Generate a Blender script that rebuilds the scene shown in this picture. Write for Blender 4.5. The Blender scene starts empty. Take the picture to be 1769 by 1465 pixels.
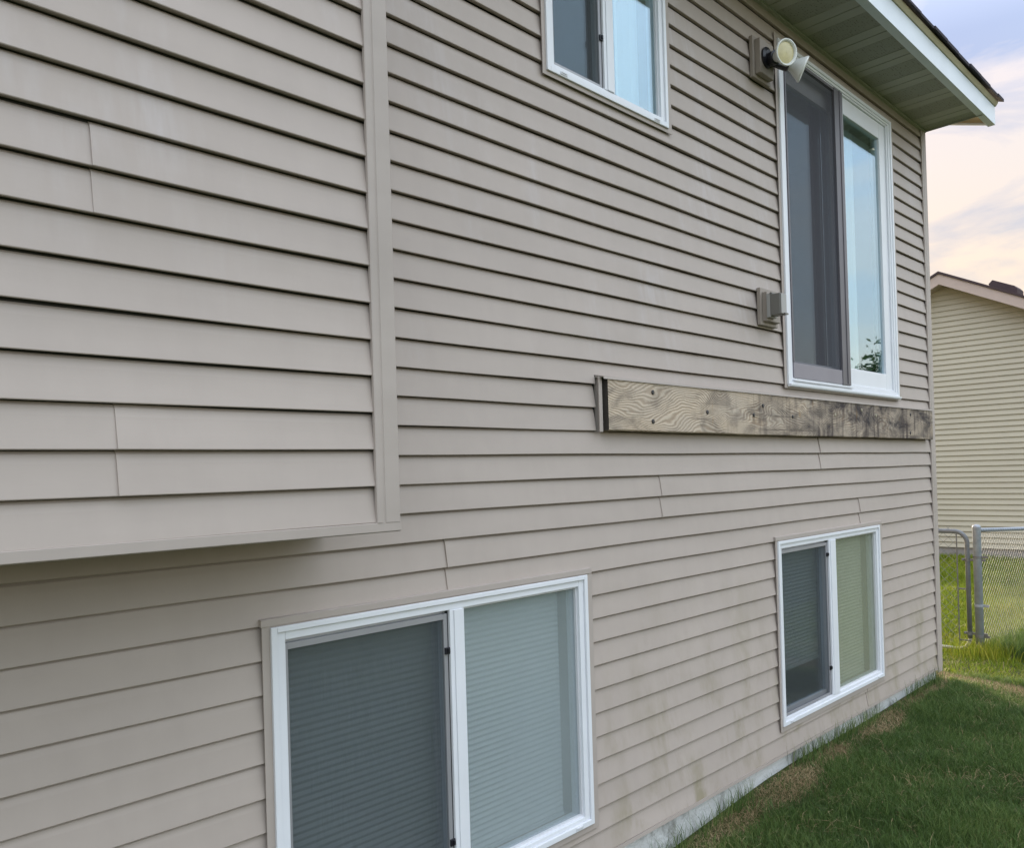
import bpy, bmesh, math, random
import numpy as np
from mathutils import Matrix, Vector
random.seed(7); rng = np.random.default_rng(7)
S = bpy.context.scene
COL = S.collection
ZG = 1.9          # height of the siding datum line above the lawn datum
EXP = 0.1016      # siding exposure (4 inches)
B = 0.391         # projection of the bump-out

# ------------------------------------------------------------------ camera
cam = bpy.data.cameras.new('camera'); camo = bpy.data.objects.new('camera', cam); COL.objects.link(camo)
R = ((0.70907371, -0.70451662, -0.02950924), (0.01653463, -0.02522515, 0.99954505), (0.70494048, 0.70923904, 0.00623757))
m = Matrix.Identity(4)
for i in range(3):
    m[i][0], m[i][1], m[i][2] = R[0][i], R[1][i], -R[2][i]
m[0][3], m[1][3], m[2][3] = 0.0, -2.2568, -0.0769 + ZG
camo.matrix_world = m
cam.sensor_width = 36; cam.sensor_fit = 'HORIZONTAL'; cam.lens = 1400 / 1769 * 36
cam.shift_y = 78.02 / 1769; cam.clip_start = 0.05; cam.clip_end = 2000
S.camera = camo
S.render.resolution_x, S.render.resolution_y = 1024, 849

# ------------------------------------------------------------------ sky and sun
SUN_EL, SUN_AZ = math.radians(11), math.radians(38)
W = bpy.data.worlds.new('World'); S.world = W; W.use_nodes = True
wn, wl = W.node_tree.nodes, W.node_tree.links
wn.clear()
def N(t, **kw):
    n = wn.new(t)
    for k, v in kw.items(): setattr(n, k, v)
    return n
tc = N('ShaderNodeTexCoord'); sep = N('ShaderNodeSeparateXYZ'); wl.new(tc.outputs['Generated'], sep.inputs[0])
def setramp(r, pts):
    el = r.color_ramp.elements
    while len(el) > 1: el.remove(el[-1])
    el[0].position, el[0].color = pts[0][0], (*pts[0][1], 1)
    for p, c in pts[1:]:
        e = el.new(p); e.color = (*c, 1)
def wramp(pts):
    r = N('ShaderNodeValToRGB'); wl.new(sep.outputs['Z'], r.inputs[0]); setramp(r, pts); return r.outputs[0]
def wmix(f, a, b):
    n = N('ShaderNodeMixRGB'); wl.new(f, n.inputs[0]); wl.new(a, n.inputs[1]); wl.new(b, n.inputs[2]); return n.outputs[0]
ZEN = (1.65, 1.72, 1.9)
west = wramp([(0, (.26, .20, .17)), (.2, (.20, .165, .19)), (.34, (.19, .20, .29)), (.42, (.21, .24, .38)), (.7, (1.1, 1.2, 1.45)), (1, ZEN)])
west_cloud = wramp([(0, (.50, .30, .19)), (.2, (.47, .31, .195)), (.3, (.47, .365, .295)), (.42, (.50, .42, .41)), (.7, (1.3, 1.35, 1.5)), (1, ZEN)])
east = wramp([(0, (.92, .80, .68)), (.1, (.88, .84, .77)), (.2, (.78, .87, .93)), (.42, (.84, .98, 1.12)), (.7, (1.15, 1.3, 1.5)), (1, ZEN)])
east_cloud = wramp([(0, (.95, .80, .66)), (.1, (.94, .87, .78)), (.2, (.82, .86, .88)), (.42, (.95, 1.0, 1.08)), (.7, (1.25, 1.35, 1.5)), (1, ZEN)])
# clouds: streaky noise, stretched along the horizon
mp = N('ShaderNodeMapping'); wl.new(tc.outputs['Generated'], mp.inputs[0]); mp.inputs['Scale'].default_value = (1.0, 1.0, 3.2); mp.inputs['Rotation'].default_value = (.12, .1, 0)
cn = N('ShaderNodeTexNoise'); wl.new(mp.outputs[0], cn.inputs['Vector']); cn.inputs['Scale'].default_value = 3.4; cn.inputs['Detail'].default_value = 8; cn.inputs['Roughness'].default_value = .56; cn.inputs['Distortion'].default_value = .35
cr = N('ShaderNodeValToRGB'); wl.new(cn.outputs['Fac'], cr.inputs[0]); setramp(cr, [(.43, (0, 0, 0)), (.58, (1, 1, 1))])
# the sunset side is cloudier and dimmer, the opposite half of the sky is clear pale blue: one broad gradient
az = N('ShaderNodeMapRange', interpolation_type='SMOOTHSTEP'); wl.new(sep.outputs['Y'], az.inputs['Value'])
az.inputs['From Min'].default_value = .35; az.inputs['From Max'].default_value = -.75
cmix_o = wmix(az.outputs[0], wmix(cr.outputs[0], west, west_cloud), wmix(cr.outputs[0], east, east_cloud))
sky = N('ShaderNodeTexSky'); sky.sky_type = 'NISHITA'; sky.sun_disc = False; sky.sun_elevation = SUN_EL; sky.sun_rotation = SUN_AZ; sky.altitude = 200; sky.dust_density = 1.5
SKY_STRENGTH = 0.05
bg1 = N('ShaderNodeBackground'); wl.new(sky.outputs[0], bg1.inputs[0]); bg1.inputs[1].default_value = SKY_STRENGTH
bg2 = N('ShaderNodeBackground'); wl.new(cmix_o, bg2.inputs[0]); bg2.inputs[1].default_value = 1.0
add = N('ShaderNodeAddShader'); wl.new(bg1.outputs[0], add.inputs[0]); wl.new(bg2.outputs[0], add.inputs[1])
wo = N('ShaderNodeOutputWorld'); wl.new(add.outputs[0], wo.inputs[0])

sl = bpy.data.lights.new('sun', 'SUN'); so = bpy.data.objects.new('sun', sl); COL.objects.link(so)
sl.energy = 5.0; sl.angle = math.radians(3); sl.color = (1.0, .80, .56)
sd = Vector((math.cos(SUN_EL) * math.sin(SUN_AZ), math.cos(SUN_EL) * math.cos(SUN_AZ), math.sin(SUN_EL)))
so.location = sd * 60; so.rotation_euler = (-sd).to_track_quat('-Z', 'Y').to_euler()

S.view_settings.view_transform = 'Standard'; S.view_settings.look = 'None'
S.view_settings.exposure = 0.60; S.view_settings.gamma = 1.0; S.view_settings.use_curve_mapping = False
S.cycles.max_bounces = 10; S.cycles.transparent_max_bounces = 24
S.cycles.use_denoising = True

# ------------------------------------------------------------------ materials
class Mat:
    def __init__(s, name):
        s.m = bpy.data.materials.new(name); s.m.use_nodes = True
        s.t = s.m.node_tree; s.n = s.t.nodes; s.l = s.t.links
        s.b = s.n['Principled BSDF']; s.out = s.n['Material Output']
        s.geo = None
    def node(s, t, **kw):
        n = s.n.new(t)
        for k, v in kw.items(): setattr(n, k, v)
        return n
    def pos(s, scale=(1, 1, 1), rot=(0, 0, 0), loc=(0, 0, 0)):
        g = s.node('ShaderNodeNewGeometry'); mp = s.node('ShaderNodeMapping')
        s.l.new(g.outputs['Position'], mp.inputs[0]); mp.inputs['Scale'].default_value = scale; mp.inputs['Rotation'].default_value = rot; mp.inputs['Location'].default_value = loc
        return mp.outputs[0]
    def noise(s, vec, scale, detail=4, rough=.55, dist=0):
        n = s.node('ShaderNodeTexNoise'); s.l.new(vec, n.inputs['Vector'])
        n.inputs['Scale'].default_value = scale; n.inputs['Detail'].default_value = detail; n.inputs['Roughness'].default_value = rough; n.inputs['Distortion'].default_value = dist
        return n.outputs['Fac']
    def ramp(s, fac, pts):
        r = s.node('ShaderNodeValToRGB'); s.l.new(fac, r.inputs[0])
        setramp(r, [(p, (c if isinstance(c, tuple) else (c, c, c))) for p, c in pts]); return r.outputs[0]
    def mix(s, fac, a, b, mode='MIX'):
        n = s.node('ShaderNodeMixRGB', blend_type=mode)
        for i, v in ((0, fac), (1, a), (2, b)):
            if isinstance(v, (int, float)): n.inputs[i].default_value = v
            elif isinstance(v, tuple): n.inputs[i].default_value = (*v, 1)
            else: s.l.new(v, n.inputs[i])
        return n.outputs[0]
    def math(s, op, a, b=0.0):
        n = s.node('ShaderNodeMath', operation=op)
        for i, v in ((0, a), (1, b)):
            if isinstance(v, (int, float)): n.inputs[i].default_value = v
            else: s.l.new(v, n.inputs[i])
        return n.outputs[0]
    def color(s, c):
        if isinstance(c, tuple): s.b.inputs['Base Color'].default_value = (*c, 1)
        else: s.l.new(c, s.b.inputs['Base Color'])
        return s
    def set(s, rough=.5, metal=0.0, spec=.5):
        s.b.inputs['Roughness'].default_value = rough; s.b.inputs['Metallic'].default_value = metal
        s.b.inputs['Specular IOR Level'].default_value = spec; return s
    def bump(s, h, strength=.2, dist=.01):
        n = s.node('ShaderNodeBump'); s.l.new(h, n.inputs['Height']); n.inputs['Strength'].default_value = strength; n.inputs['Distance'].default_value = dist
        s.l.new(n.outputs[0], s.b.inputs['Normal']); return s
def plain(name, c, rough=.5, metal=0.0, spec=.5, var=.08, scale=6):
    M = Mat(name); f = M.noise(M.pos(), scale, 5)
    c2 = tuple(x * (1 - var) for x in c); c3 = tuple(min(1, x * (1 + var)) for x in c)
    M.color(M.ramp(f, [(.3, c2), (.7, c3)])).set(rough, metal, spec); return M.m

VINYL = (.408, .352, .315)
def siding_mat(name, c, dirt=True):
    M = Mat(name)
    f = M.noise(M.pos((.8, 1, 2.2)), 1.3, 5)
    base = M.ramp(f, [(.3, tuple(x * .95 for x in c)), (.7, tuple(x * 1.05 for x in c))])
    f2 = M.noise(M.pos((1, 1, .35)), 9, 6, .6)
    base = M.mix(M.math('MULTIPLY', M.ramp(f2, [(.42, 0.0), (.72, 1.0)]), .16), base, tuple(x * .72 for x in c))
    if dirt:
        g = M.node('ShaderNodeNewGeometry'); sp = M.node('ShaderNodeSeparateXYZ'); M.l.new(g.outputs['Position'], sp.inputs[0])
        low = M.node('ShaderNodeMapRange'); M.l.new(sp.outputs['Z'], low.inputs['Value'])
        low.inputs['From Min'].default_value = 1.45; low.inputs['From Max'].default_value = .2; low.inputs['To Min'].default_value = 0; low.inputs['To Max'].default_value = 1
        rt = M.node('ShaderNodeMapRange'); M.l.new(sp.outputs['X'], rt.inputs['Value'])
        rt.inputs['From Min'].default_value = 1.8; rt.inputs['From Max'].default_value = 3.2
        st = M.ramp(M.noise(M.pos((1, 1, .38)), 6.5, 6, .62, .3), [(.45, 0.0), (.64, 1.0)])
        bl = M.ramp(M.noise(M.pos((1.6, 1, 1.2), loc=(3, 0, 1)), 2.4, 4), [(.38, 0.0), (.60, 1.0)])
        k = M.math('MULTIPLY', M.math('MULTIPLY', st, bl), M.math('MULTIPLY', low.outputs[0], rt.outputs[0]))
        base = M.mix(M.math('MULTIPLY', k, .8), base, (.25, .22, .14))
        # chalky rain streaks under the upper window
        up = M.node('ShaderNodeMapRange'); M.l.new(sp.outputs['Z'], up.inputs['Value'])
        up.inputs['From Min'].default_value = 2.1; up.inputs['From Max'].default_value = 2.7
        ch = M.ramp(M.noise(M.pos((1.3, 1, .5), loc=(7, 0, 2)), 2.6, 5, .6), [(.52, 0.0), (.72, 1.0)])
        chs = M.ramp(M.noise(M.pos((3, 1, .35), rot=(0, .25, 0)), 12, 4), [(.35, 0.0), (.65, 1.0)])
        base = M.mix(M.math('MULTIPLY', M.math('MULTIPLY', ch, chs), M.math('MULTIPLY', up.outputs[0], .55)), base, (.52, .49, .50))
    M.color(base).set(.52, 0, .35)
    grain = M.noise(M.pos((1, 1, 9)), 14, 5, .6)
    wav = M.noise(M.pos((.7, 1, 2.5)), 3.0, 2, .4)
    h = M.math('ADD', M.math('MULTIPLY', grain, .04), M.math('MULTIPLY', wav, 1.0))
    M.bump(h, .22, .02); return M.m
m_vinyl = siding_mat('taupe_vinyl', VINYL)
m_trim = siding_mat('taupe_trim_vinyl', (.405, .354, .320), False)
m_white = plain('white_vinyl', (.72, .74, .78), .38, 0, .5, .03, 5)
m_white2 = plain('greyish_white_vinyl_grain', (.64, .65, .68), .42, 0, .5, .04, 9)  # slightly greyer white with finer mottling
m_alu = plain('grey_screen_aluminium', (.33, .33, .35), .45, .3, .5, .05)
m_bronze = plain('dark_screen_door_frame', (.115, .108, .122), .42, .1, .5, .06)
m_kick = plain('grey_kick_rail', (.235, .22, .25), .45, .1, .5, .05)
m_black = plain('black_plastic', (.012, .012, .017), .35, 0, .5, .2)
m_gap = plain('dark_gasket', (.03, .03, .032), .7)
m_block = plain('taupe_mounting_block', (.295, .255, .22), .55, 0, .4, .05)
m_box = plain('grey_outlet_cover', (.145, .14, .125), .42, 0, .5, .08)
m_boxface = plain('pale_grey_cover_face', (.32, .315, .30), .4, 0, .5, .05)
m_bulb = plain('white_bulb_shell', (.72, .74, .72), .3, 0, .5, .04)
m_lens = plain('cream_bulb_lens', (.58, .52, .30), .25, 0, .5, .12, 30)
m_found = Mat('painted_foundation')
_f = m_found.noise(m_found.pos((1, 1, .5)), 9, 9, .7)
m_found.color(m_found.ramp(_f, [(.36, (.30, .295, .28)), (.45, (.52, .525, .52)), (.50, (.70, .71, .71))])).set(.8).bump(m_found.noise(m_found.pos(), 30, 9, .7), 1.0, .02); m_found = m_found.m
m_fascia = plain('pale_aluminium_fascia', (.68, .74, .80), .35, .0, .5, .04)
m_drip = plain('cream_drip_edge', (.44, .40, .27), .5, 0, .4, .12)
m_rake = plain('shade_brown_rake', (.36, .28, .18), .7, 0, .3, .15)  # brown of shade and reflected light put into the underside's colour
m_interior = plain('interior_wall_paint', (.42, .40, .36), .8)
m_jamb = plain('interior_jamb', (.34, .30, .22), .6)
m_metal = plain('galvanised_steel', (.30, .33, .375), .55, .35, .5, .12, 18)
m_gatem = plain('dull_gate_steel', (.17, .185, .205), .6, .3, .4, .15, 18)
m_metal_dk = plain('weathered_steel', (.17, .175, .18), .55, .5, .5, .15, 18)
m_soil = None

def soffit_mats():
    c = (.40, .40, .35)
    a = plain('soffit_metal', c, .5, .0, .4, .05)
    M = Mat('perforated_soffit_metal')
    v = M.node('ShaderNodeTexVoronoi'); v.inputs['Scale'].default_value = 1.0; v.inputs['Randomness'].default_value = .35
    M.l.new(M.pos((95, 60, 1)), v.inputs['Vector'])
    dots = M.ramp(v.outputs['Distance'], [(.22, 1.0), (.36, 0.0)])
    M.color(M.mix(dots, (.33, .33, .285), (.06, .06, .05))).set(.6, 0, .3).bump(dots, .3, -.004)
    return a, M.m
m_soffit, m_perf = soffit_mats()

def shingle_mat(name, a, b):
    M = Mat(name); f = M.noise(M.pos(), 160, 3, .7); f2 = M.noise(M.pos(), 5, 3)
    M.color(M.mix(M.math('MULTIPLY', f2, .5), M.ramp(f, [(.35, a), (.65, b)]), a)).set(.9, 0, .2).bump(f, .6, .004); return M.m
m_shingle = shingle_mat('dark_shingles', (.030, .028, .036), (.085, .075, .085))
m_nshingle = shingle_mat('brown_shingles', (.055, .04, .045), (.12, .085, .085))

def glass_mat(name, tint, refl, wob=.0015):
    M = Mat(name); M.n.remove(M.b)
    tr = M.node('ShaderNodeBsdfTransparent'); tr.inputs[0].default_value = (*tint, 1)
    gl = M.node('ShaderNodeBsdfGlossy'); gl.inputs['Roughness'].default_value = .012; gl.inputs[0].default_value = (.74, .90, 1.0, 1)
    bm = M.node('ShaderNodeBump'); M.l.new(M.noise(M.pos((1, 1, 1)), 3.2, 2, .4), bm.inputs['Height']); bm.inputs['Strength'].default_value = .35; bm.inputs['Distance'].default_value = wob
    M.l.new(bm.outputs[0], gl.inputs['Normal'])
    lw = M.node('ShaderNodeLayerWeight'); lw.inputs[0].default_value = .5
    fac = M.node('ShaderNodeMapRange'); M.l.new(lw.outputs['Facing'], fac.inputs['Value'])
    fac.inputs['From Min'].default_value = 0; fac.inputs['From Max'].default_value = 1; fac.inputs['To Min'].default_value = refl[0]; fac.inputs['To Max'].default_value = refl[1]
    mx = M.node('ShaderNodeMixShader'); M.l.new(fac.outputs[0], mx.inputs[0]); M.l.new(tr.outputs[0], mx.inputs[1]); M.l.new(gl.outputs[0], mx.inputs[2])
    M.l.new(mx.outputs[0], M.out.inputs[0]); return M.m
m_glass = glass_mat('double_glazing', (.90, .95, .95), (.05, .50))
m_glass_low = glass_mat('basement_glazing', (.93, .955, .975), (.05, .50))

def hazy_reflection_glass(name, film, lo, hi, reflection_patch):
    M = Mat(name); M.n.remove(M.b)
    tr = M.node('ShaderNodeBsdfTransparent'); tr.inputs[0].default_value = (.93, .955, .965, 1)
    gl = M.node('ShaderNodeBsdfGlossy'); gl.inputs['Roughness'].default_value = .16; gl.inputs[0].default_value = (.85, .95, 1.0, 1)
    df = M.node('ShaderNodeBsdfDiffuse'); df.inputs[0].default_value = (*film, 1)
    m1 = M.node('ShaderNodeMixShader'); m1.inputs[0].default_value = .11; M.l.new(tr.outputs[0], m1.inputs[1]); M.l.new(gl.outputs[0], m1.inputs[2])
    g = M.node('ShaderNodeTexGradient', gradient_type='QUADRATIC_SPHERE')  # pale patch painted into the film in place of a reflection
    warp = M.node('ShaderNodeMixRGB'); warp.inputs[0].default_value = .10; M.l.new(M.pos(reflection_patch[0], loc=reflection_patch[1]), warp.inputs[1])
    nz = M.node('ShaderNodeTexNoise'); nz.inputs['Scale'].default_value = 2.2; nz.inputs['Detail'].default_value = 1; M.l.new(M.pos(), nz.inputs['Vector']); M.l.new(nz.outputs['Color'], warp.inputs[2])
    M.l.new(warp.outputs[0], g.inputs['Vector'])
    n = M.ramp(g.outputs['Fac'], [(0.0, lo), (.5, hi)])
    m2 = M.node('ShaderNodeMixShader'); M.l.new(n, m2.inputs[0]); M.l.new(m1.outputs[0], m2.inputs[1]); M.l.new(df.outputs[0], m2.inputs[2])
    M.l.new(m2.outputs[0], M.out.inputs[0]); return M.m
m_haze_refl1 = hazy_reflection_glass('fogged_reflection_glazing', (.42, .48, .50), .25, .36, ((2.6, 1, 1.5), (-2.38 * 2.6, 0, -(-1.12 + ZG) * 1.5)))  # fogged pane with a pale reflection painted into its film
m_haze_refl2 = hazy_reflection_glass('dusty_reflection_glazing', (.38, .40, .30), .30, .37, ((2.6, 1, 1.5), (-5.40 * 2.6, 0, -(-1.0 + ZG) * 1.5)))  # dusty film with a soft reflection put into its colour
def screen_mat(name, c, opac):
    M = Mat(name); M.color(c).set(.7, 0, .2)
    tr = M.node('ShaderNodeBsdfTransparent')
    n1 = M.noise(M.pos((1, 1, 1)), 900, 1, .5)
    v2 = M.noise(M.pos((60, 1, 1.2)), 6, 3, .5)
    o = M.math('ADD', opac - .22, M.math('ADD', M.math('MULTIPLY', n1, .30), M.math('MULTIPLY', v2, .14)))
    mx = M.node('ShaderNodeMixShader'); M.l.new(o, mx.inputs[0]); M.l.new(tr.outputs[0], mx.inputs[1]); M.l.new(M.b.outputs[0], mx.inputs[2])
    M.l.new(mx.outputs[0], M.out.inputs[0]); return M.m
m_screen = screen_mat('charcoal_insect_screen', (.062, .07, .076), .53)
m_screen_door = screen_mat('dark_door_screen', (.075, .075, .09), .60)

def fabric(name, c):
    M = Mat(name); f = M.noise(M.pos((1, 1, 1)), 120, 3)
    M.color(M.ramp(f, [(.3, tuple(x * .93 for x in c)), (.7, c)])).set(.9, 0, .1)
    M.b.inputs['Transmission Weight'].default_value = 0; return M.m
m_shade = fabric('pleated_shade_fabric', (.66, .68, .66))
m_shade2 = fabric('olive_shade_fabric', (.60, .60, .46))
m_curtain = fabric('white_curtain', (.75, .77, .74))

def wood_mat():
    M = Mat('weathered_ledger_wood')
    p = M.pos((1, 1, 1))
    warp = M.noise(M.pos((.85, 1, 2.0)), 2.6, 1.5, .45, .2)
    g = M.node('ShaderNodeNewGeometry'); sp = M.node('ShaderNodeSeparateXYZ'); M.l.new(g.outputs['Position'], sp.inputs[0])
    # cathedral grain: distorted rings sliced along the board
    ph = M.math('ADD', M.math('MULTIPLY', sp.outputs['Z'], 600.0), M.math('MULTIPLY', warp, 170.0))
    ph = M.math('ADD', ph, M.math('MULTIPLY', M.noise(M.pos((4, 1, 9)), 5, 2), 5.0))
    s = M.math('MULTIPLY', M.math('ADD', M.math('SINE', ph), 1.0), .5)
    pores = M.noise(M.pos((3, 1, 60)), 10, 4, .6)
    gcol = M.ramp(s, [(.05, (.38, .285, .20)), (.45, (.55, .44, .325)), (.95, (.66, .555, .43))])
    gcol = M.mix(M.math('MULTIPLY', pores, .45), gcol, (.30, .25, .20))
    grey = M.ramp(M.noise(M.pos((1.0, 1, 2)), 3.5, 5), [(.35, 0.0), (.65, 1.0)])
    gcol = M.mix(M.math('MULTIPLY', grey, .45), gcol, (.43, .375, .32))
    # black mould, mostly on the half under the door
    r1 = M.node('ShaderNodeMapRange'); M.l.new(sp.outputs['X'], r1.inputs['Value']); r1.inputs['From Min'].default_value = 3.5; r1.inputs['From Max'].default_value = 5.1
    md = M.noise(M.pos((1.5, 1, 3.0), loc=(2, 0, 5)), 3.2, 6, .62, .6)
    mk = M.ramp(M.math('ADD', md, M.math('MULTIPLY', r1.outputs[0], .20)), [(.49, 0.0), (.84, 1.0)])
    gcol = M.mix(M.math('MULTIPLY', mk, .94), gcol, (.028, .025, .032))
    st = M.ramp(M.noise(M.pos((7, 1, .6)), 3.0, 4), [(.50, 0.0), (.66, 1.0)])
    gcol = M.mix(M.math('MULTIPLY', M.math('MULTIPLY', st, r1.outputs[0]), .8), gcol, (.06, .045, .045))
    ck = M.ramp(M.noise(M.pos((.5, 1, 26)), 3.0, 3, .5), [(.64, 0.0), (.69, 1.0)])
    gcol = M.mix(M.math('MULTIPLY', ck, .6), gcol, (.10, .08, .065))
    rust = M.ramp(M.noise(M.pos((6, 1, 2), loc=(1, 0, 9)), 2.3, 2), [(.68, 0.0), (.78, 1.0)])
    gcol = M.mix(M.math('MULTIPLY', rust, .5), gcol, (.30, .17, .05))
    M.color(gcol).set(.85, 0, .2).bump(s, .35, .004); return M.m
m_wood = wood_mat()
m_wood_end = plain('dark_board_end', (.05, .042, .035), .85)

def attr_mat(name, pts, rough=.6, trans=.0):
    M = Mat(name); a = M.node('ShaderNodeAttribute'); a.attribute_name = 'tint'
    big = M.noise(M.pos((1, 1, 1)), 1.6, 3)
    f = M.math('ADD', a.outputs['Fac'], M.math('MULTIPLY', M.math('SUBTRACT', big, .5), .5))
    c = M.ramp(f, pts); M.color(c).set(rough, 0, .25)
    tl = M.node('ShaderNodeBsdfTranslucent'); M.l.new(c, tl.inputs[0])
    mx = M.node('ShaderNodeMixShader'); mx.inputs[0].default_value = trans
    M.l.new(M.b.outputs[0], mx.inputs[1]); M.l.new(tl.outputs[0], mx.inputs[2]); M.l.new(mx.outputs[0], M.out.inputs[0]); return M.m
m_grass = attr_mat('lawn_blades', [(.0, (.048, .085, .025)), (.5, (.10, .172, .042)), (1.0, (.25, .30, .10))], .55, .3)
m_grass_far = attr_mat('sun_tinted_lawn_blades', [(.0, (.105, .165, .012)), (.5, (.20, .265, .018)), (1.0, (.36, .35, .05))], .55, .3)  # sunlight put into the blade colour, brighter and yellower than the near lawn
m_straw = attr_mat('dry_straw', [(.0, (.20, .14, .07)), (.5, (.36, .265, .145)), (1.0, (.52, .42, .25))], .8, .15)
def ground_mat():
    M = Mat('lawn_soil'); f = M.noise(M.pos(), 3, 6); f2 = M.noise(M.pos(), 60, 4, .7)
    c = M.ramp(f, [(.3, (.035, .055, .018)), (.7, (.075, .10, .028))])
    M.color(M.mix(M.ramp(f2, [(.4, 0.0), (.7, .6)]), c, (.07, .055, .03))).set(.95, 0, .1).bump(f2, .8, .03); return M.m
m_soil = ground_mat()
m_leaf = attr_mat('tree_leaves', [(.0, (.025, .055, .014)), (.6, (.05, .10, .025)), (1.0, (.09, .14, .04))], .5, .3)
m_bark = plain('tree_bark', (.09, .07, .05), .9, 0, .2, .3, 12)
m_nvinyl = plain('cream_neighbour_siding', (.50, .46, .36), .6, 0, .3, .04, 1.0)
m_nfascia = plain('pink_beige_fascia', (.52, .42, .37), .6, 0, .3, .04)

# ------------------------------------------------------------------ mesh helpers
def root_of(p):
    v = Vector((0, 0, 0))
    while p is not None: v += p.location; p = p.parent
    return v
class MB:
    """collects faces in wall coordinates (z measured from the siding datum); build() links ONE mesh object"""
    def __init__(s): s.v = []; s.f = []; s.mi = []
    def face(s, pts, mi=0):
        b = len(s.v); s.v += [tuple(p) for p in pts]; s.f.append(tuple(range(b, b + len(pts)))); s.mi.append(mi)
    def box(s, x0, x1, y0, y1, z0, z1, mi=0):
        b = len(s.v)
        s.v += [(x, y, z) for x in (x0, x1) for y in (y0, y1) for z in (z0, z1)]
        for q in ((0, 1, 3, 2), (4, 6, 7, 5), (0, 4, 5, 1), (2, 3, 7, 6), (0, 2, 6, 4), (1, 5, 7, 3)):
            s.f.append(tuple(b + i for i in q)); s.mi.append(mi)
    def prism(s, poly, axis, a, b2, mi=0):
        n = len(poly); b = len(s.v)
        def P(p, t):
            return {'x': (t, p[0], p[1]), 'y': (p[0], t, p[1]), 'z': (p[0], p[1], t)}[axis]
        s.v += [P(p, a) for p in poly] + [P(p, b2) for p in poly]
        s.f.append(tuple(b + i for i in range(n))); s.f.append(tuple(b + n + i for i in reversed(range(n)))); s.mi += [mi, mi]
        for i in range(n):
            j = (i + 1) % n; s.f.append((b + i, b + n + i, b + n + j, b + j)); s.mi.append(mi)
    def tube(s, pts, r, n=10, mi=0, caps=True, fixed=None):
        pts = [Vector(p) for p in pts]; rs = r if isinstance(r, (list, tuple)) else [r] * len(pts)
        b = len(s.v); up = None
        for i, p in enumerate(pts):
            d = fixed or (pts[min(i + 1, len(pts) - 1)] - pts[max(i - 1, 0)]).normalized()
            if up is None:
                up = Vector((0, 0, 1)) if abs(d.z) < .9 else Vector((1, 0, 0))
            u = d.cross(up).normalized(); w = u.cross(d).normalized(); up = w
            for k in range(n):
                a = 2 * math.pi * k / n; s.v.append(tuple(p + (u * math.cos(a) + w * math.sin(a)) * rs[i]))
        for i in range(len(pts) - 1):
            for k in range(n):
                k2 = (k + 1) % n; s.f.append((b + i * n + k, b + i * n + k2, b + (i + 1) * n + k2, b + (i + 1) * n + k)); s.mi.append(mi)
        if caps:
            s.f.append(tuple(b + k for k in reversed(range(n)))); s.f.append(tuple(b + (len(pts) - 1) * n + k for k in range(n))); s.mi += [mi, mi]
    def ring(s, x0, x1, z0, z1, w, y0, y1, wb=None, wt=None, wl=None, wr=None):
        wl = wl or w; wr = wr or w; wb = wb or w; wt = wt or w
        s.box(x0, x0 + wl, y0, y1, z0, z1); s.box(x1 - wr, x1, y0, y1, z0, z1)
        s.box(x0 + wl, x1 - wr, y0, y1, z0, z0 + wb); s.box(x0 + wl, x1 - wr, y0, y1, z1 - wt, z1)
    def build(s, name, mats, parent=None, smooth=False, bevel=0, kind=None):
        me = bpy.data.meshes.new(name); o0 = root_of(parent)
        me.from_pydata([(x - o0.x, y - o0.y, z + ZG - o0.z) for x, y, z in s.v], [], s.f)
        for mt in (mats if isinstance(mats, (list, tuple)) else [mats]): me.materials.append(mt)
        me.polygons.foreach_set('material_index', s.mi)
        bm = bmesh.new(); bm.from_mesh(me); bmesh.ops.recalc_face_normals(bm, faces=bm.faces); bm.to_mesh(me); bm.free()
        if smooth: me.polygons.foreach_set('use_smooth', [True] * len(me.polygons))
        me.update()
        o = bpy.data.objects.new(name, me); COL.objects.link(o); o.parent = parent
        if bevel:
            bv = o.modifiers.new('bevel', 'BEVEL'); bv.width = bevel; bv.segments = 2; bv.limit_method = 'ANGLE'; bv.angle_limit = .7
        if kind: o['kind'] = kind
        return o
def thing(name, label, cat, loc, group=None):
    o = bpy.data.objects.new(name, None); COL.objects.link(o); o.location = (loc[0], loc[1], loc[2] + ZG); o.empty_display_size = .2
    o['label'] = label; o['category'] = cat
    if group: o['group'] = group
    return o

def gz(x, y):
    """lawn height in wall coordinates"""
    z = np.interp(x, [-4, 1, 3.2, 3.7, 4.3, 7.0, 8.6, 12, 17], [-2.03, -1.99, -1.90, -1.86, -1.83, -1.82, -1.93, -1.90, -1.90])
    return z - .02 * np.clip(-np.asarray(y, float), 0, 3) + .006 * np.sin(3.1 * np.asarray(x) + 1.7 * np.asarray(y))

# ------------------------------------------------------------------ ground
def build_ground():
    xs = np.r_[-900, -300, -80, -30, -12, np.arange(-6, 18.01, .3), 22, 30, 60, 120, 400, 900]
    ys = np.r_[-900, -300, -80, -30, -12, np.arange(-6, 8.01, .3), 14, 30, 60, 120, 400, 900]
    X, Y = np.meshgrid(xs, ys, indexing='ij'); Z = gz(X, Y) - .012
    n, k = X.shape
    mb = MB(); mb.v = list(zip(X.ravel(), Y.ravel(), Z.ravel()))
    mb.f = [(i * k + j, (i + 1) * k + j, (i + 1) * k + j + 1, i * k + j + 1) for i in range(n - 1) for j in range(k - 1)]
    mb.mi = [0] * len(mb.f)
    return mb.build('ground', m_soil, None, smooth=True, kind='structure')
build_ground()

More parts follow.
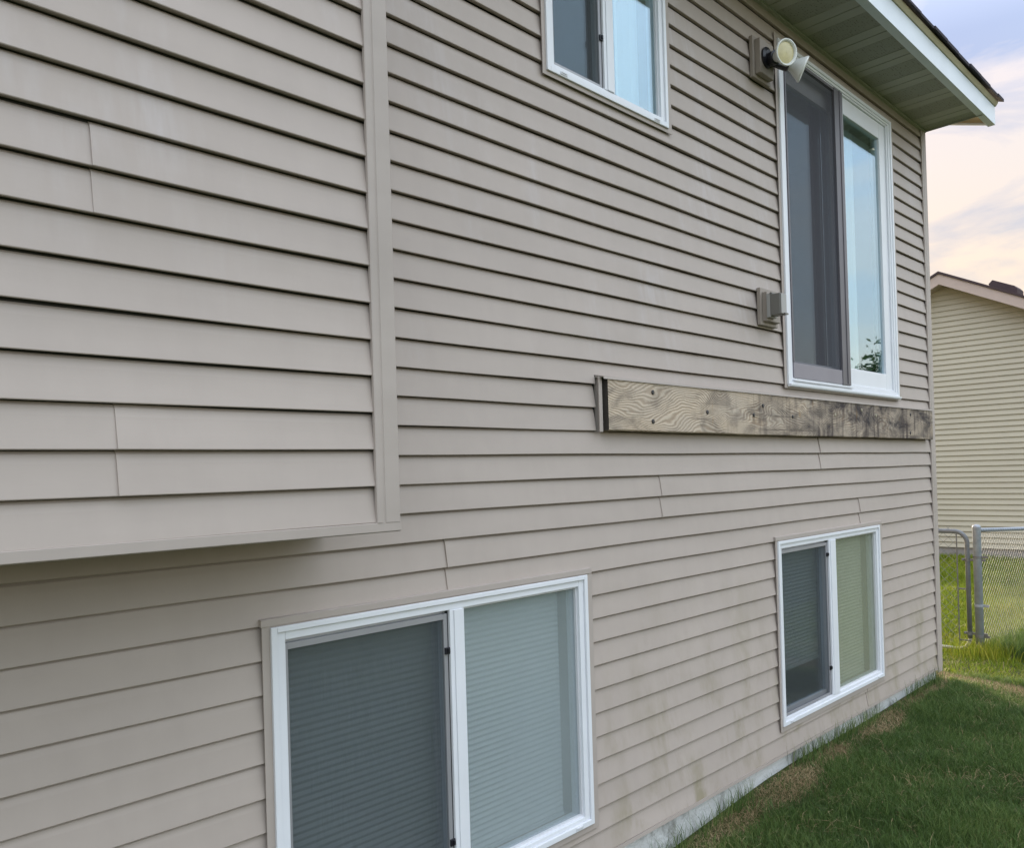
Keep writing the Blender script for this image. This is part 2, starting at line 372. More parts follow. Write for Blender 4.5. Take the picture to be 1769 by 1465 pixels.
# ------------------------------------------------------------------ the house
HX0, HX1 = -3.2, 7.06
ZS = 2.61          # soffit height
house = thing('siding_house', 'two storey house with taupe lap siding and white sliding windows', 'house', (2.0, 3.6, -1.9))
def near(o, k):
    """outline of a piece that stands k proud of the siding (scaled towards the eye point used to measure it)"""
    f = 1 - k / 2.2568
    return tuple(v * f for v in o[:2]) + tuple(-.0769 + (v + .0769) * f for v in o[2:])
WIN1 = (2.475, 3.41, 1.577, 2.50)      # J-channel outlines x0,x1,z0,z1
LOW1 = (1.160, 2.69, -1.600, -.510)
LOW2 = (4.337, 5.905, -1.606, -.505)
DOOR = (4.525, 6.352, .385, 2.498)
WIN1, LOW1, LOW2 = near(WIN1, .008), near(LOW1, .008), near(LOW2, .008)
DOOR = near((4.516, 6.352, .385, 2.498), .008)
LEDG = (2.752, 6.965, .0995, .345)
BUMP = (-1.5, 1.384, -.222, ZS)

def cells(x0, x1, z0, z1, holes):
    xs = sorted({x0, x1, *[h[0] for h in holes], *[h[1] for h in holes]}); zs = sorted({z0, z1, *[h[2] for h in holes], *[h[3] for h in holes]})
    for a, b in zip(xs, xs[1:]):
        for c, d in zip(zs, zs[1:]):
            if a < x0 or b > x1 or c < z0 or d > z1: continue
            mx, mz = (a + b) / 2, (c + d) / 2
            if any(h[0] < mx < h[1] and h[2] < mz < h[3] for h in holes): continue
            yield a, b, c, d
mb = MB()
def inset(o, d): return (o[0] + d, o[1] - d, o[2] + d, o[3] - d)
for a, b, c, d in cells(HX0, HX1 - .05, -1.74, ZS - .01, [inset(o, .035) for o in (WIN1, LOW1, LOW2, DOOR)]):
    mb.box(a, b, .018, .14, c, d)
mb.build('sheathing', m_gap, house)
mb = MB()                                      # remaining shell: gable walls, back wall, floors (dark rooms behind the glass)
mb.prism([(.018, -1.74), (7.2, -1.74), (7.2, 2.6), (3.6, 3.95), (.018, 2.75)], 'x', HX1 - .05, HX1 - .004)
mb.prism([(.018, -1.74), (7.2, -1.74), (7.2, 2.6), (3.6, 3.95), (.018, 2.75)], 'x', HX0, HX0 + .1)
mb.box(HX0, HX1 - .06, 7.1, 7.2, -1.74, 2.6)
mb.build('wall', m_trim, house)
mb = MB(); mb.box(HX0 + .1, HX1 - .06, .14, 7.1, .06, .36); mb.box(HX0 + .1, HX1 - .06, .14, 7.1, ZS - .05, ZS + .04)
mb.box(HX0 + .1, HX1 - .06, 3.0, 3.1, -1.74, ZS - .05); mb.box(HX0 + .1, HX1 - .06, .14, 3.0, -1.8, -1.74)
mb.build('interior', m_interior, house)
mb = MB(); mb.box(HX0 + .02, HX1 - .02, .020, .25, -2.5, -1.735); mb.box(HX1 - .24, HX1 - .02, .25, 7.1, -2.5, -1.735)
mb.build('foundation', m_found, house)

PROFILE = [(1.0, -.0060), (.91, .0018), (.72, .0060), (.40, .0108), (.06, .0162), (.022, .0168), (.004, .0158), (.0, .0142), (.030, -.0045)]
def course_panel(parent, zb, ncourse, x0, x1, holes, place, over, ztop):
    """one vinyl panel (two courses); place(s, out, z) -> point.  Returns one object per connected run."""
    runs = []
    segs = []
    for c in range(ncourse):
        z0 = zb + c * EXP
        for (ta, oa), (tb, ob) in zip(PROFILE, PROFILE[1:]):
            zl, zh = sorted((z0 + ta * EXP, z0 + tb * EXP))
            if min(z0 + ta * EXP, z0 + tb * EXP) >= ztop: continue
            cuts = sorted({h[2] for h in holes if zl < h[2] < zh} | {h[3] for h in holes if zl < h[3] < zh} | ({ztop} if zl < ztop < zh else set()))
            pts = [(z0 + ta * EXP, oa)]
            za, zc = z0 + ta * EXP, z0 + tb * EXP
            for q in sorted(cuts, reverse=za > zc):
                t = (q - za) / (zc - za); pts.append((q, oa + (ob - oa) * t))
            pts.append((zc, ob))
            for p, q in zip(pts, pts[1:]):
                if (p[0] + q[0]) / 2 > ztop: continue
                mz = (p[0] + q[0]) / 2
                iv = [(x0, x1)]
                for h in holes:
                    if h[2] < mz < h[3]:
                        nv = []
                        for a, b in iv:
                            if h[1] <= a or h[0] >= b: nv.append((a, b)); continue
                            if a < h[0]: nv.append((a, h[0]))
                            if b > h[1]: nv.append((h[1], b))
                        iv = nv
                for a, b in iv:
                    if b - a > .004: segs.append((a, b, p, q))
    # connected runs along x
    ivs = sorted((a, b) for a, b, _, _ in segs); groups = []
    for a, b in ivs:
        if groups and a < groups[-1][1] - 1e-6: groups[-1][1] = max(groups[-1][1], b)
        else: groups.append([a, b])
    k1, k2, p1, p2, p3 = random.uniform(1.1, 1.9), random.uniform(2.6, 4.4), random.uniform(0, 6), random.uniform(0, 6), random.uniform(0, 6)
    def wob(s, z):
        w = .0011 * math.sin(k1 * s * 2 + p1 + z * 9) + .0004 * math.sin(k2 * s * 2 + p2)
        if over: w += .0045 * math.exp(-max(0, s - x0) / .16)
        return w
    def wz(s): return .0010 * math.sin(k2 * s * 1.3 + p3)
    for g0, g1 in groups:
        mb = MB()
        for a, b, p, q in segs:
            if a < g0 - 1e-6 or b > g1 + 1e-6: continue
            n = max(1, int((b - a) / .12)); xs = [a + (b - a) * i / n for i in range(n + 1)]
            for s0, s1 in zip(xs, xs[1:]):
                mb.face([place(s0, p[1] + wob(s0, p[0]), p[0] + wz(s0)), place(s1, p[1] + wob(s1, p[0]), p[0] + wz(s1)),
                         place(s1, q[1] + wob(s1, q[0]), q[0] + wz(s1)), place(s0, q[1] + wob(s0, q[0]), q[0] + wz(s0))])
        if over and abs(g0 - x0) < 1e-6:           # thickness of the overlapping end of the sheet
            for c in range(ncourse):
                z0 = zb + c * EXP
                for (ta, oa), (tb, ob) in zip(PROFILE[:-1], PROFILE[1:-1]):
                    za, zc = z0 + ta * EXP, z0 + tb * EXP
                    mb.face([place(x0, oa + wob(x0, za), za), place(x0, ob + wob(x0, zc), zc), place(x0, ob - .0012, zc), place(x0, oa - .0012, za)])
        mb.build('siding_panel', m_vinyl, parent)
holes = [(o[0] + .012, o[1] - .012, o[2] + .012, o[3] - .012) for o in (WIN1, LOW1, LOW2, DOOR)] + [LEDG, (-9, BUMP[1] - .004, -.20, 9)]
SEAMS = {-1: [4.955], -3: [3.227], -5: [1.883, 5.542], -17: [5.566]}
PX1 = HX1 - .022
mainw = lambda s, o, z: (s, -o, z)
for k in range(-17, 27, 2):
    xs = [HX0] + sorted(SEAMS.get(k, [])) + [PX1]
    for i, (a, b) in enumerate(zip(xs, xs[1:])):
        course_panel(house, k * EXP, 2, a, b + (.03 if i < len(xs) - 2 else 0), holes, mainw, i > 0, ZS - .012)
bumpw = lambda s, o, z: (s, -B - o, z)
for j in range(-3, 26, 2):
    sm = {5: [.597], -1: [.633]}.get(j, [])
    xs = [BUMP[0] + .02] + sm + [BUMP[1] - .012]
    for i, (a, b) in enumerate(zip(xs, xs[1:])):
        course_panel(house, j * EXP + .002 if j > -3 else -2 * EXP + .002, 2 if j > -3 else 1, a, b + (.03 if i < len(xs) - 2 else 0), [], bumpw, i > 0, ZS - .012)
for j in range(-3, 26, 2):                          # the bump-out's return walls
    for px, sg in ((BUMP[1] - .004, 1), (BUMP[0] + .004, -1)):
        course_panel(house, j * EXP + .002 if j > -3 else -2 * EXP + .002, 2 if j > -3 else 1, .03, B - .01, [], lambda s, o, z: (px + sg * (o - .012), -s, z), False, ZS - .012)
mb = MB(); mb.box(BUMP[0] + .02, BUMP[1] - .02, -B + .004, .016, -.206, ZS - .02); mb.build('bump_out_core', m_gap, house)
mb = MB()                                           # underside and bottom trim of the bump-out
mb.box(BUMP[0], BUMP[1] - .002, -B + .01, -.003, -.212, -.2055); mb.build('bump_out_underside', m_trim, house)
mb = MB(); mb.prism([(-B - .021, -.2005), (-B - .021, -.226), (-B - .012, -.2285), (-B + .03, -.2285), (-B + .03, -.214), (-B + .001, -.2005)], 'x', BUMP[0] - .006, BUMP[1] + .004)
mb.prism([(BUMP[1] - .02, -.2285), (BUMP[1] + .004, -.2285), (BUMP[1] + .004, -.2005), (BUMP[1] - .02, -.2005)], 'y', -B + .031, -.004)
mb.build('bottom_trim', m_trim, house, bevel=.0015)
def post(x0, x1, yf, z0, z1, ret, name='corner_post', yb=0.0):
    mb = MB()
    # stepped face with a raised bead as on an outside corner post
    sg = 1 if ret == 'r' else -1
    xa, xb = (x0, x1) if sg > 0 else (x1, x0)
    w = (x1 - x0)
    poly = [(xa, yf + .010), (xa, yf), (xa + sg * .003, yf - .0015), (xa + sg * w * .24, yf - .0015), (xa + sg * w * .27, yf + .0015), (xa + sg * w * .34, yf + .0015), (xa + sg * w * .37, yf - .001),
            (xb - sg * .003, yf - .001), (xb, yf + .002), (xb, yb), (xb - sg * .004, yb), (xb - sg * .006, yf + .012)]
    mb.prism(poly, 'z', z0, z1); return mb.build(name, m_trim, house)
post(1.306, 1.386, -B - .0215, -.2005, ZS - .012, 'r', yb=-B + .085)
post(BUMP[0] - .002, BUMP[0] + .08, -B - .0215, -.2005, ZS - .012, 'l', yb=-B + .085)
post(6.968, 7.068, -.0215, -1.765, ZS - .012, 'r', yb=.09)
mb = MB(); mb.prism([(-.0185, -1.727), (-.0185, -1.745), (-.006, -1.748), (.02, -1.748), (.02, -1.727)], 'x', HX0, 6.96); mb.build('starter_strip', m_trim, house)

# ------------------------------------------------------------------ soffit, fascia, roof
OV, FX = -.440, 7.36
per = .404; x = 6.856 - 25 * per
mb_rows = []
while x < HX1 - .01:
    mb = MB(); g = .005
    def strip(a, b, za, zb2, mi):
        a2, b2 = min(a, HX1), min(b, HX1)
        if b2 - a2 < 1e-4: return
        mb.face([(a2, OV, za), (b2, OV, zb2), (b2, -.004, zb2), (a2, -.004, za)], mi)
    strip(x, x + .004, ZS + .011, ZS + .011, 0); strip(x + .004, x + .008, ZS + .009, ZS, 0)
    strip(x + .008, x + .092, ZS, ZS, 0); strip(x + .092, x + .097, ZS, ZS + .007, 0); strip(x + .097, x + .102, ZS + .007, ZS + .0015, 0)
    strip(x + .102, x + .302, ZS + .0015, ZS + .0015, 1)
    strip(x + .302, x + .307, ZS + .0015, ZS + .007, 0); strip(x + .307, x + .312, ZS + .007, ZS, 0); strip(x + .312, x + per - .004, ZS, ZS, 0); strip(x + per - .004, x + per, ZS, ZS + .009, 0)
    if x > HX0 - .4: mb.build('soffit_panel', [m_soffit, m_perf], house)
    x += per
mb = MB(); mb.prism([(-.030, ZS - .014), (-.030, ZS - .002), (-.003, ZS - .002), (-.003, ZS - .030), (-.008, ZS - .030), (-.010, ZS - .014)], 'x', HX0, HX1 + .002); mb.build('soffit_channel', m_soffit, house)
mb = MB(); mb.box(HX1 - .002, HX1 + .008, OV, .0, ZS - .008, ZS + .02); mb.build('soffit_end_trim', m_soffit, house)
SL = 4 / 12
def rz(y, z0=2.790): return z0 + (y + .50) * SL
mb = MB(); mb.prism([(OV - .012, ZS - .004), (OV - .012, 2.752), (OV + .012, 2.760), (OV + .012, ZS + .006), (OV + .04, ZS + .004), (OV + .04, ZS - .004)], 'x', HX0 - .3, FX)
fas = mb.build('fascia', m_fascia, house)
mb = MB(); mb.prism([(OV - .020, 2.7525), (OV - .035, 2.775), (OV - .035, 2.785), (OV + .05, 2.815), (OV + .05, 2.7525)], 'x', HX0 - .3, FX + .004); mb.build('drip_edge', m_drip, house)
mb = MB()
mb.prism([(OV + .013, ZS + .012), (3.6, ZS + .012 + (3.6 - OV) * SL), (3.6, ZS + .03 + (3.6 - OV) * SL), (OV + .013, ZS + .03)], 'x', HX1 + .009, FX - .025); mb.build('rake_soffit', m_rake, house)
mb = MB()
mb.prism([(OV + .013, ZS - .002), (3.6, ZS - .002 + (3.6 - OV) * SL), (3.6, 2.78 + (3.6 - OV) * SL), (OV + .013, 2.78)], 'x', FX - .024, FX); mb.build('rake_board', m_fascia, house)
mb = MB()
mb.prism([(-.485, rz(-.485)), (3.6, rz(3.6)), (3.6, rz(3.6) + .02), (-.485, rz(-.485) + .012)], 'x', HX0 - .35, FX + .035)
mb.prism([(7.7, rz(-.5)), (3.6, rz(3.6)), (3.6, rz(3.6) + .02), (7.7, rz(-.5) + .012)], 'x', HX0 - .35, FX + .035)
roof = mb.build('roof', m_shingle, house)
x = HX0 - .35; tab = None
while x < FX + .02:                                 # first course of shingle tabs along the eave
    w = random.choice([.20, .25, .31]); x2 = min(x + w, FX + .05)
    e = random.uniform(-.006, .006); t = random.uniform(.008, .014); z0 = random.uniform(.001, .004)
    mb = MB(); mb.prism([(-.502 + e, rz(-.502 + e) - .004), (-.18, rz(-.18) + .013), (-.18, rz(-.18) + .019), (-.502 + e, rz(-.502 + e) + .006 + t)], 'x', x + .001, x2 - .001)
    mb.v = [(a, b, c + z0) for a, b, c in mb.v]
    mb.build('shingle', m_shingle, roof); x = x2

# ------------------------------------------------------------------ windows
def jtrim(mb, o, fr, cap=True):
    """J-channel round the frame outline fr: front lip plus a return beside the frame"""
    x0, x1, z0, z1 = o
    wl, wr, wb, wt = max(.016, fr[0] - x0 + .001), max(.016, x1 - fr[1] + .001), max(.014, fr[2] - z0 + .001), max(.012, z1 - fr[3] + .001)
    yf, yb = -.0245, .017
    mb.box(x0, x0 + wl, yf, yf + .004, z0, z1); mb.box(x0 + wl - .004, x0 + wl, yf + .004, yb, z0, z1)
    mb.box(x1 - wr, x1, yf, yf + .004, z0, z1); mb.box(x1 - wr, x1 - wr + .004, yf + .004, yb, z0, z1)
    mb.box(x0 + wl, x1 - wr, yf, yf + .004, z0, z0 + wb); mb.box(x0 + wl, x1 - wr, yf + .004, yb, z0 + wb - .004, z0 + wb)
    if cap:
        mb.prism([(yf - .004, z1 - .001), (yf - .004, z1 + .020), (yf + .004, z1 + .0225), (-.004, z1 + .0225), (-.004, z1 - .001)], 'x', x0 - .004, x1 - .004)
        mb.box(x0 + wl, x1 - wr, yf + .002, yf + .006, z1 - wt, z1 - .0012)
    else:
        mb.box(x0 + wl, x1 - wr, yf, yf + .004, z1 - wt, z1)

def pleated(parent, x0, x1, z0, z1, y, mat, pitch=.0225, depth=.0055):
    mb = MB(); n = int((z1 - z0) / pitch)
    for i in range(n):
        a, c, b = z1 - i * pitch, z1 - (i + .5) * pitch, z1 - (i + 1) * pitch
        mb.face([(x0, y + depth, a), (x1, y + depth, a), (x1, y, c), (x0, y, c)]); mb.face([(x0, y, c), (x1, y, c), (x1, y + depth, b), (x0, y + depth, b)])
    mb.box(x0, x1, y - .004, y + depth + .006, z1 - n * pitch - .018, z1 - n * pitch)
    return mb.build('pleated_shade', mat, parent)

def slider(o, fr, ml, shade, glass, fixed_glass, latches, cap, shade_mat=None):
    """sliding window: o = J-channel outline, fr = white frame outline, ml = mullion x0,x1"""
    fr = near(fr, .0155); ml = tuple(v * .9931 for v in ml)
    x0, x1, z0, z1 = fr
    f = MB()
    f.ring(x0, x1, z0, z1, .020, -.034, .05, wb=.024, wt=.018)
    f.ring(x0 + .0202, x1 - .0202, z0 + .0242, z1 - .0182, .030, -.025, .05, wb=.018, wt=.026)
    w = f.build('window', m_white, house, bevel=.0022)
    xi0, xi1, zi0, zi1 = x0 + .0502, x1 - .0502, z0 + .0422, z1 - .0442
    m_ = MB(); m_.box(ml[0], ml[1], -.027, .045, zi0, zi1); m_.box(ml[0] + .018, ml[1] - .012, -.031, -.027, zi0, zi1)
    m_.build('mullion', m_white, w, bevel=.002)
    t = MB(); jtrim(t, o, fr, cap=cap); t.build('trim', m_trim, w, bevel=.001)
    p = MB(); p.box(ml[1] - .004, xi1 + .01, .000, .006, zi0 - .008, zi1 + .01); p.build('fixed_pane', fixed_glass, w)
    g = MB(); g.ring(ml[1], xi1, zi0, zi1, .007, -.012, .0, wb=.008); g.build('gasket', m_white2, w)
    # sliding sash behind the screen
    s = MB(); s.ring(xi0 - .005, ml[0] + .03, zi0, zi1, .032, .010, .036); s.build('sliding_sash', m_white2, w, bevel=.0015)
    p = MB(); p.box(xi0 + .02, ml[0] + .003, .020, .026, zi0 + .025, zi1 - .025); p.build('sliding_pane', glass, w)
    sf = MB(); sf.ring(xi0 + .002, ml[0] - .004, zi0 + .002, zi1 - .012, .010, -.016, -.005, wt=.020, wr=.017, wb=.014); sf.build('screen_frame', m_alu, w, bevel=.001)
    sc = MB(); sc.face([(xi0 + .012, -.009, zi0 + .016), (ml[0] - .021, -.009, zi0 + .016), (ml[0] - .021, -.009, zi1 - .032), (xi0 + .012, -.009, zi1 - .032)]); sc.build('insect_screen', m_screen, w)
    sh = MB(); sh.box(ml[0] - .004, ml[0], -.016, -.003, zi0, zi1); sh.build('weatherstrip', m_gap, w)
    for zl in latches:
        l = MB(); l.box(ml[0] - .020, ml[0] + .002, -.024, -.014, zl - .012, zl + .012); l.box(ml[0] - .012, ml[0] - .004, -.030, -.024, zl - .006, zl + .010); l.build('screen_latch', m_black, w, bevel=.001)
    # deep drywall/wood jamb
    j = MB(); j.ring(x0 + .022, x1 - .022, z0 + .02, z1 - .02, .014, .051, .20); j.build('jamb', m_jamb, w)
    for xx in (x0 + .10, x1 - .10):
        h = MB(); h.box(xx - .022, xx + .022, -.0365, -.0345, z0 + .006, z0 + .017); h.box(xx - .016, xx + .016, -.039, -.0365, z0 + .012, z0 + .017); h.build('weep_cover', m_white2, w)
    if shade:
        pleated(w, x0 + .045, ml[0] + .03, shade, z1 - .04, .075, m_shade)
        pleated(w, ml[0] + .036, x1 - .075, z0 + .03, z1 - .04, .075, shade_mat or m_shade)
    return w
slider(LOW1, (1.190, 2.661, -1.577, -.517), (1.893, 1.962), -1.54, m_glass_low, m_haze_refl1, (-.703, -1.388), True)
slider(LOW2, (4.370, 5.872, -1.580, -.512), (5.048, 5.152), -1.31, m_glass_low, m_haze_refl2, (-.643, -1.357), True, shade_mat=m_shade2)
w1 = slider(WIN1, (2.504, 3.384, 1.601, 2.478), (2.893, 2.967), None, m_glass, m_glass, (1.86, 2.25), False)
def curtain(parent, x0, x1, z0, z1, y, amp=.02, n=None, name='curtain'):
    mb = MB(); n = n or int((x1 - x0) / .012); zs = [z0, (z0 + z1) / 2, z1]
    f = lambda i: y + amp * math.sin(i * .9) * (1 + .3 * math.sin(i * .37)) + .006 * math.sin(i * 2.3)
    for i in range(n):
        a, b = x0 + (x1 - x0) * i / n, x0 + (x1 - x0) * (i + 1) / n
        for c, d in zip(zs, zs[1:]):
            mb.face([(a, f(i), c), (b, f(i + 1), c), (b, f(i + 1), d), (a, f(i), d)])
    return mb.build(name, m_curtain, parent, smooth=True)
curtain(w1, 3.16, 3.36, 1.62, 2.46, .13); curtain(w1, 2.53, 2.62, 1.62, 2.46, .13)

# patio door
f = MB(); x0, x1, z0, z1 = near((4.558, 6.326, .408, 2.474), .0155)
f.ring(x0, x1, z0, z1, .028, -.036, .09, wb=.022, wt=.022)
f.ring(x0 + .0282, x1 - .0282, z0 + .0222, z1 - .0222, .030, -.030, .09, wb=.016, wt=.016)
f.ring(x0 + .0584, x1 - .0584, z0 + .0384, z1 - .0384, .020, -.024, .09, wb=.012, wt=.012)
pd = f.build('patio_door', m_white, house, bevel=.0025)
t = MB(); jtrim(t, DOOR, (x0, x1, z0, z1), cap=False); t.build('trim', m_trim, pd, bevel=.001)
xi0, xi1, zi0, zi1 = x0 + .0786, x1 - .0786, z0 + .0506, z1 - .0506
XM = 5.425
s = MB(); s.box(XM, XM + .054, -.012, .030, zi0, zi1); s.box(xi1 - .105, xi1, -.012, .030, zi0, zi1)
s.box(XM + .054, xi1 - .105, -.012, .030, zi0, zi0 + .115); s.box(XM + .054, xi1 - .105, -.012, .030, zi1 - .115, zi1); s.build('fixed_panel', m_white, pd, bevel=.003)
p = MB(); p.box(XM + .05, xi1 - .10, .004, .012, zi0 + .11, zi1 - .11); p.build('fixed_pane', m_glass, pd)
s = MB(); s.ring(xi0 - .01, XM + .06, zi0, zi1, .085, .040, .082, wb=.115, wt=.115); s.build('sliding_panel', m_white, pd, bevel=.003)
p = MB(); p.box(xi0 + .07, XM - .02, .056, .064, zi0 + .11, zi1 - .11); p.build('sliding_pane', m_glass, pd)
s = MB(); s.box(XM - .130, XM - .004, -.034, -.010, zi0 - .008, zi1); s.box(XM - .058, XM - .050, -.039, -.034, zi0, zi1); s.build('screen_door_stile', m_bronze, pd, bevel=.002)
s = MB(); s.box(xi0 + .002, XM - .1305, -.030, -.012, zi0 - .006, zi0 + .085); s.build('screen_door_kick_rail', m_kick, pd, bevel=.002)
s = MB(); s.box(xi0 + .002, XM - .1305, -.030, -.012, zi1 - .02, zi1 - .001); s.box(xi0 + .001, xi0 + .014, -.030, -.012, zi0 + .086, zi1 - .021); s.build('screen_door_frame', m_bronze, pd)
s = MB(); s.face([(xi0 + .012, -.020, zi0 + .08), (XM - .128, -.020, zi0 + .08), (XM - .128, -.020, zi1 - .015), (xi0 + .012, -.020, zi1 - .015)]); s.build('door_screen', m_screen_door, pd)
s = MB(); s.prism([(-.050, z0 - .002), (-.047, z0 - .010), (-.027, z0 - .012), (-.027, z0 - .001), (-.040, z0 + .006), (-.050, z0 + .004)], 'x', x0 + .002, x1 - .002); s.build('sill_nose', m_white, pd)
s = MB()
for i in range(3): s.box(x0 + .0585, XM, -.046 + i * .008, -.042 + i * .008, z0 + .0225, z0 + .0305)
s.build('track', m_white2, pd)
curtain(pd, 5.93, 6.10, zi0, zi1 - .02, .20, .03); curtain(pd, 4.66, 4.75, zi0, zi1 - .02, .20, .03)

# ------------------------------------------------------------------ ledger board
lb = thing('ledger_board', 'weathered wooden ledger board stained black, bolted under the patio door', 'board', (4.85, 0, .1))
mb = MB(); n = 60; xa, xb = 2.790, 6.905
zt = lambda s: .331 + .0012 * math.sin(s * 3) + .0008 * math.sin(s * 11); zb_ = lambda s: .1005 + .0014 * math.sin(s * 2.3 + 1) + .0008 * math.sin(s * 9)
for i in range(n):
    a, b = xa + (xb - xa) * i / n, xa + (xb - xa) * (i + 1) / n
    mb.face([(a, -.044, zb_(a) + .004), (b, -.044, zb_(b) + .004), (b, -.044, zt(b) - .004), (a, -.044, zt(a) - .004)])
    mb.face([(a, -.044, zt(a) - .004), (b, -.044, zt(b) - .004), (b, -.040, zt(b)), (a, -.040, zt(a))]); mb.face([(a, -.040, zt(a)), (b, -.040, zt(b)), (b, .016, zt(b)), (a, .016, zt(a))])
    mb.face([(a, -.044, zb_(a) + .004), (b, -.044, zb_(b) + .004), (b, -.040, zb_(b)), (a, -.040, zb_(a))]); mb.face([(a, -.040, zb_(a)), (b, -.040, zb_(b)), (b, .016, zb_(b)), (a, .016, zb_(a))])
for s_ in (xa, xb): mb.face([(s_, -.044, zb_(s_) + .004), (s_, -.044, zt(s_) - .004), (s_, -.04, zt(s_)), (s_, .016, zt(s_)), (s_, .016, zb_(s_)), (s_, -.04, zb_(s_))], 1)
mb.build('plank', [m_wood, m_wood_end], lb)
for bx, bz in ((3.122, .284), (3.118, .148), (3.588, .207), (4.058, .207), (4.163, .262), (4.515, .211), (5.099, .240), (5.517, .285), (5.759, .255), (6.422, .283), (6.409, .144)):
    mb = MB(); r = .011
    mb.tube([(bx, -.0405, bz), (bx, -.0475, bz), (bx, -.0490, bz)], [r, r, r * .7], 8); mb.build('bolt', m_black if bx < 5 or bx > 6 else m_jamb, lb)
mb = MB(); mb.prism([(.016, .3335), (-.047, .3335), (-.0485, .325), (-.050, .325), (-.0485, .336), (.0, .342), (.016, .346)], 'x', 2.757, 6.90); mb.build('flashing', m_trim, lb)
mb = MB(); mb.box(2.750, 2.772, -.026, -.021, .096, .338); mb.box(2.768, 2.772, -.021, .016, .096, .338); mb.build('side_trim', m_trim, lb)

# ------------------------------------------------------------------ floodlight
fl = thing('flood_light', 'twin flood light with white cone bulbs beside the patio door top', 'light fixture', (4.275, -.02, 2.235))
fittings = [(fl, -.0165)]
cx, cz = 4.275, 2.238
mb = MB(); mb.box(cx - .098, cx + .098, -.024, -.002, cz - .118, cz + .118); mb.box(cx - .078, cx + .078, -.058, -.024, cz - .098, cz + .098); mb.build('mounting_block', m_block, fl, bevel=.003)
mb = MB(); mb.tube([(cx - .01, -.0582, cz), (cx - .01, -.070, cz), (cx - .01, -.078, cz)], [.058, .058, .040], 24); mb.build('base_plate', m_black, fl, smooth=False)
def lamp(face, axis, start):
    a = Vector(axis).normalized(); F = Vector(face); L = .115
    mb = MB(); st = Vector(start); nk = F - a * L
    mb.tube([st, st + (nk - st) * .5 + Vector((0, -.01, -.008)), nk - a * .030], [.016, .016, .018], 10); mb.build('arm', m_black, fl, smooth=True)
    mb = MB(); mb.tube([nk - a * .052, nk - a * .050, nk + a * .030, nk + a * .034], [.026, .036, .039, .030], 18); mb.build('lamp_holder', m_black, fl, smooth=False)
    mb = MB(); mb.tube([nk + a * .02, nk + a * .040, nk + a * .060, nk + a * .095, F - a * .006, F + a * .002, F + a * .003, F - a * .002, F - a * .014], [.024, .030, .040, .062, .071, .071, .066, .060, .055], 32, caps=False, fixed=a)
    mb.build('bulb', m_bulb, fl, smooth=True)
    mb = MB(); mb.tube([F - a * .009, F - a * .004, F - a * .001], [.057, .035, .002], 32, caps=False, fixed=a); mb.build('lens', m_lens, fl, smooth=True)
lamp((4.225, -.20, 2.204), (-.36, -.91, -.16), (cx - .0, -.072, cz + .01))
lamp((4.425, -.20, 2.174), (.52, -.74, -.42), (cx + .02, -.072, cz - .015))
mb = MB(); mb.tube([(cx + .02, -.072, cz - .02), (cx + .05, -.10, cz - .035), (cx + .10, -.13, cz - .045)], [.014, .013, .012], 8); mb.build('bracket', m_black, fl, smooth=True)

# ------------------------------------------------------------------ outdoor outlet
ob = thing('outlet_box', 'grey weatherproof outlet cover on a taupe block left of the door', 'outlet', (4.285, -.02, .83))
cx, cz = 4.288, .826
mb = MB(); mb.box(cx - .100, cx + .100, -.024, -.002, cz - .105, cz + .105); mb.box(cx - .078, cx + .078, -.052, -.024, cz - .085, cz + .080); mb.build('mounting_block', m_block, ob, bevel=.003)
mb = MB(); mb.box(4.203, 4.282, -.075, -.0525, .757, .890); mb.build('back_plate', m_boxface, ob, bevel=.002)
mb = MB(); mb.box(4.200, 4.268, -.136, -.0755, .764, .884); mb.build('cover', m_box, ob, bevel=.005)
mb = MB(); mb.box(4.204, 4.264, -.141, -.1365, .768, .880); mb.build('lid_face', m_boxface, ob, bevel=.002)
mb = MB(); mb.box(4.225, 4.262, -.152, -.1412, .764, .772); mb.tube([(4.2, -.080, .888), (4.27, -.080, .888)], .007, 8); mb.build('latch', m_box, ob)

fittings += [(ob, -.0165), (lb, -.0125)]
for o_, dy in fittings: o_.location.y += dy
fl.location.x += .03; ob.location.x += .015

# ------------------------------------------------------------------ neighbour's house
NX, NY, NZ = 16.67, 2.765, 3.24
nb = thing('neighbour_house', 'cream sided neighbouring house with a pink beige gable beyond the fence', 'house', (NX + 4, NY, -1.85))
HW = 4.4; sl_ = .505
def yspan(z):
    h = min(HW - .35, (NZ + .004 - z) / sl_); return NY - h, NY + h
k = 0; z = -1.70
while z < NZ - .06:
    h = EXP; zt2 = min(z + h, NZ - .01)
    a0, b0 = yspan(z); a1, b1 = yspan(zt2)
    mb = MB(); mb.face([(NX - .022, a0, z + .001), (NX - .022, b0, z + .001), (NX, b1, zt2), (NX, a1, zt2)]); mb.face([(NX - .022, a0, z + .001), (NX - .022, b0, z + .001), (NX - .003, b0, z + .006), (NX - .003, a0, z + .006)])
    mb.build('siding_course', m_nvinyl, nb); z += h; k += 1
mb = MB(); a0, b0 = yspan(-1.7); zs_ = NZ - .002 - (HW - .35) * sl_
mb.prism([(a0, -1.70), (b0, -1.70), (b0, zs_), (NY, NZ - .002), (a0, zs_)], 'x', NX + .004, NX + 9); mb.build('wall', m_nvinyl, nb)
mb = MB(); mb.box(NX + .012, NX + 8.99, a0 + .02, b0 - .02, -2.6, -1.701); mb.build('foundation', plain('neighbour_foundation', (.30, .28, .26), .9), nb)
RX = NX - .32
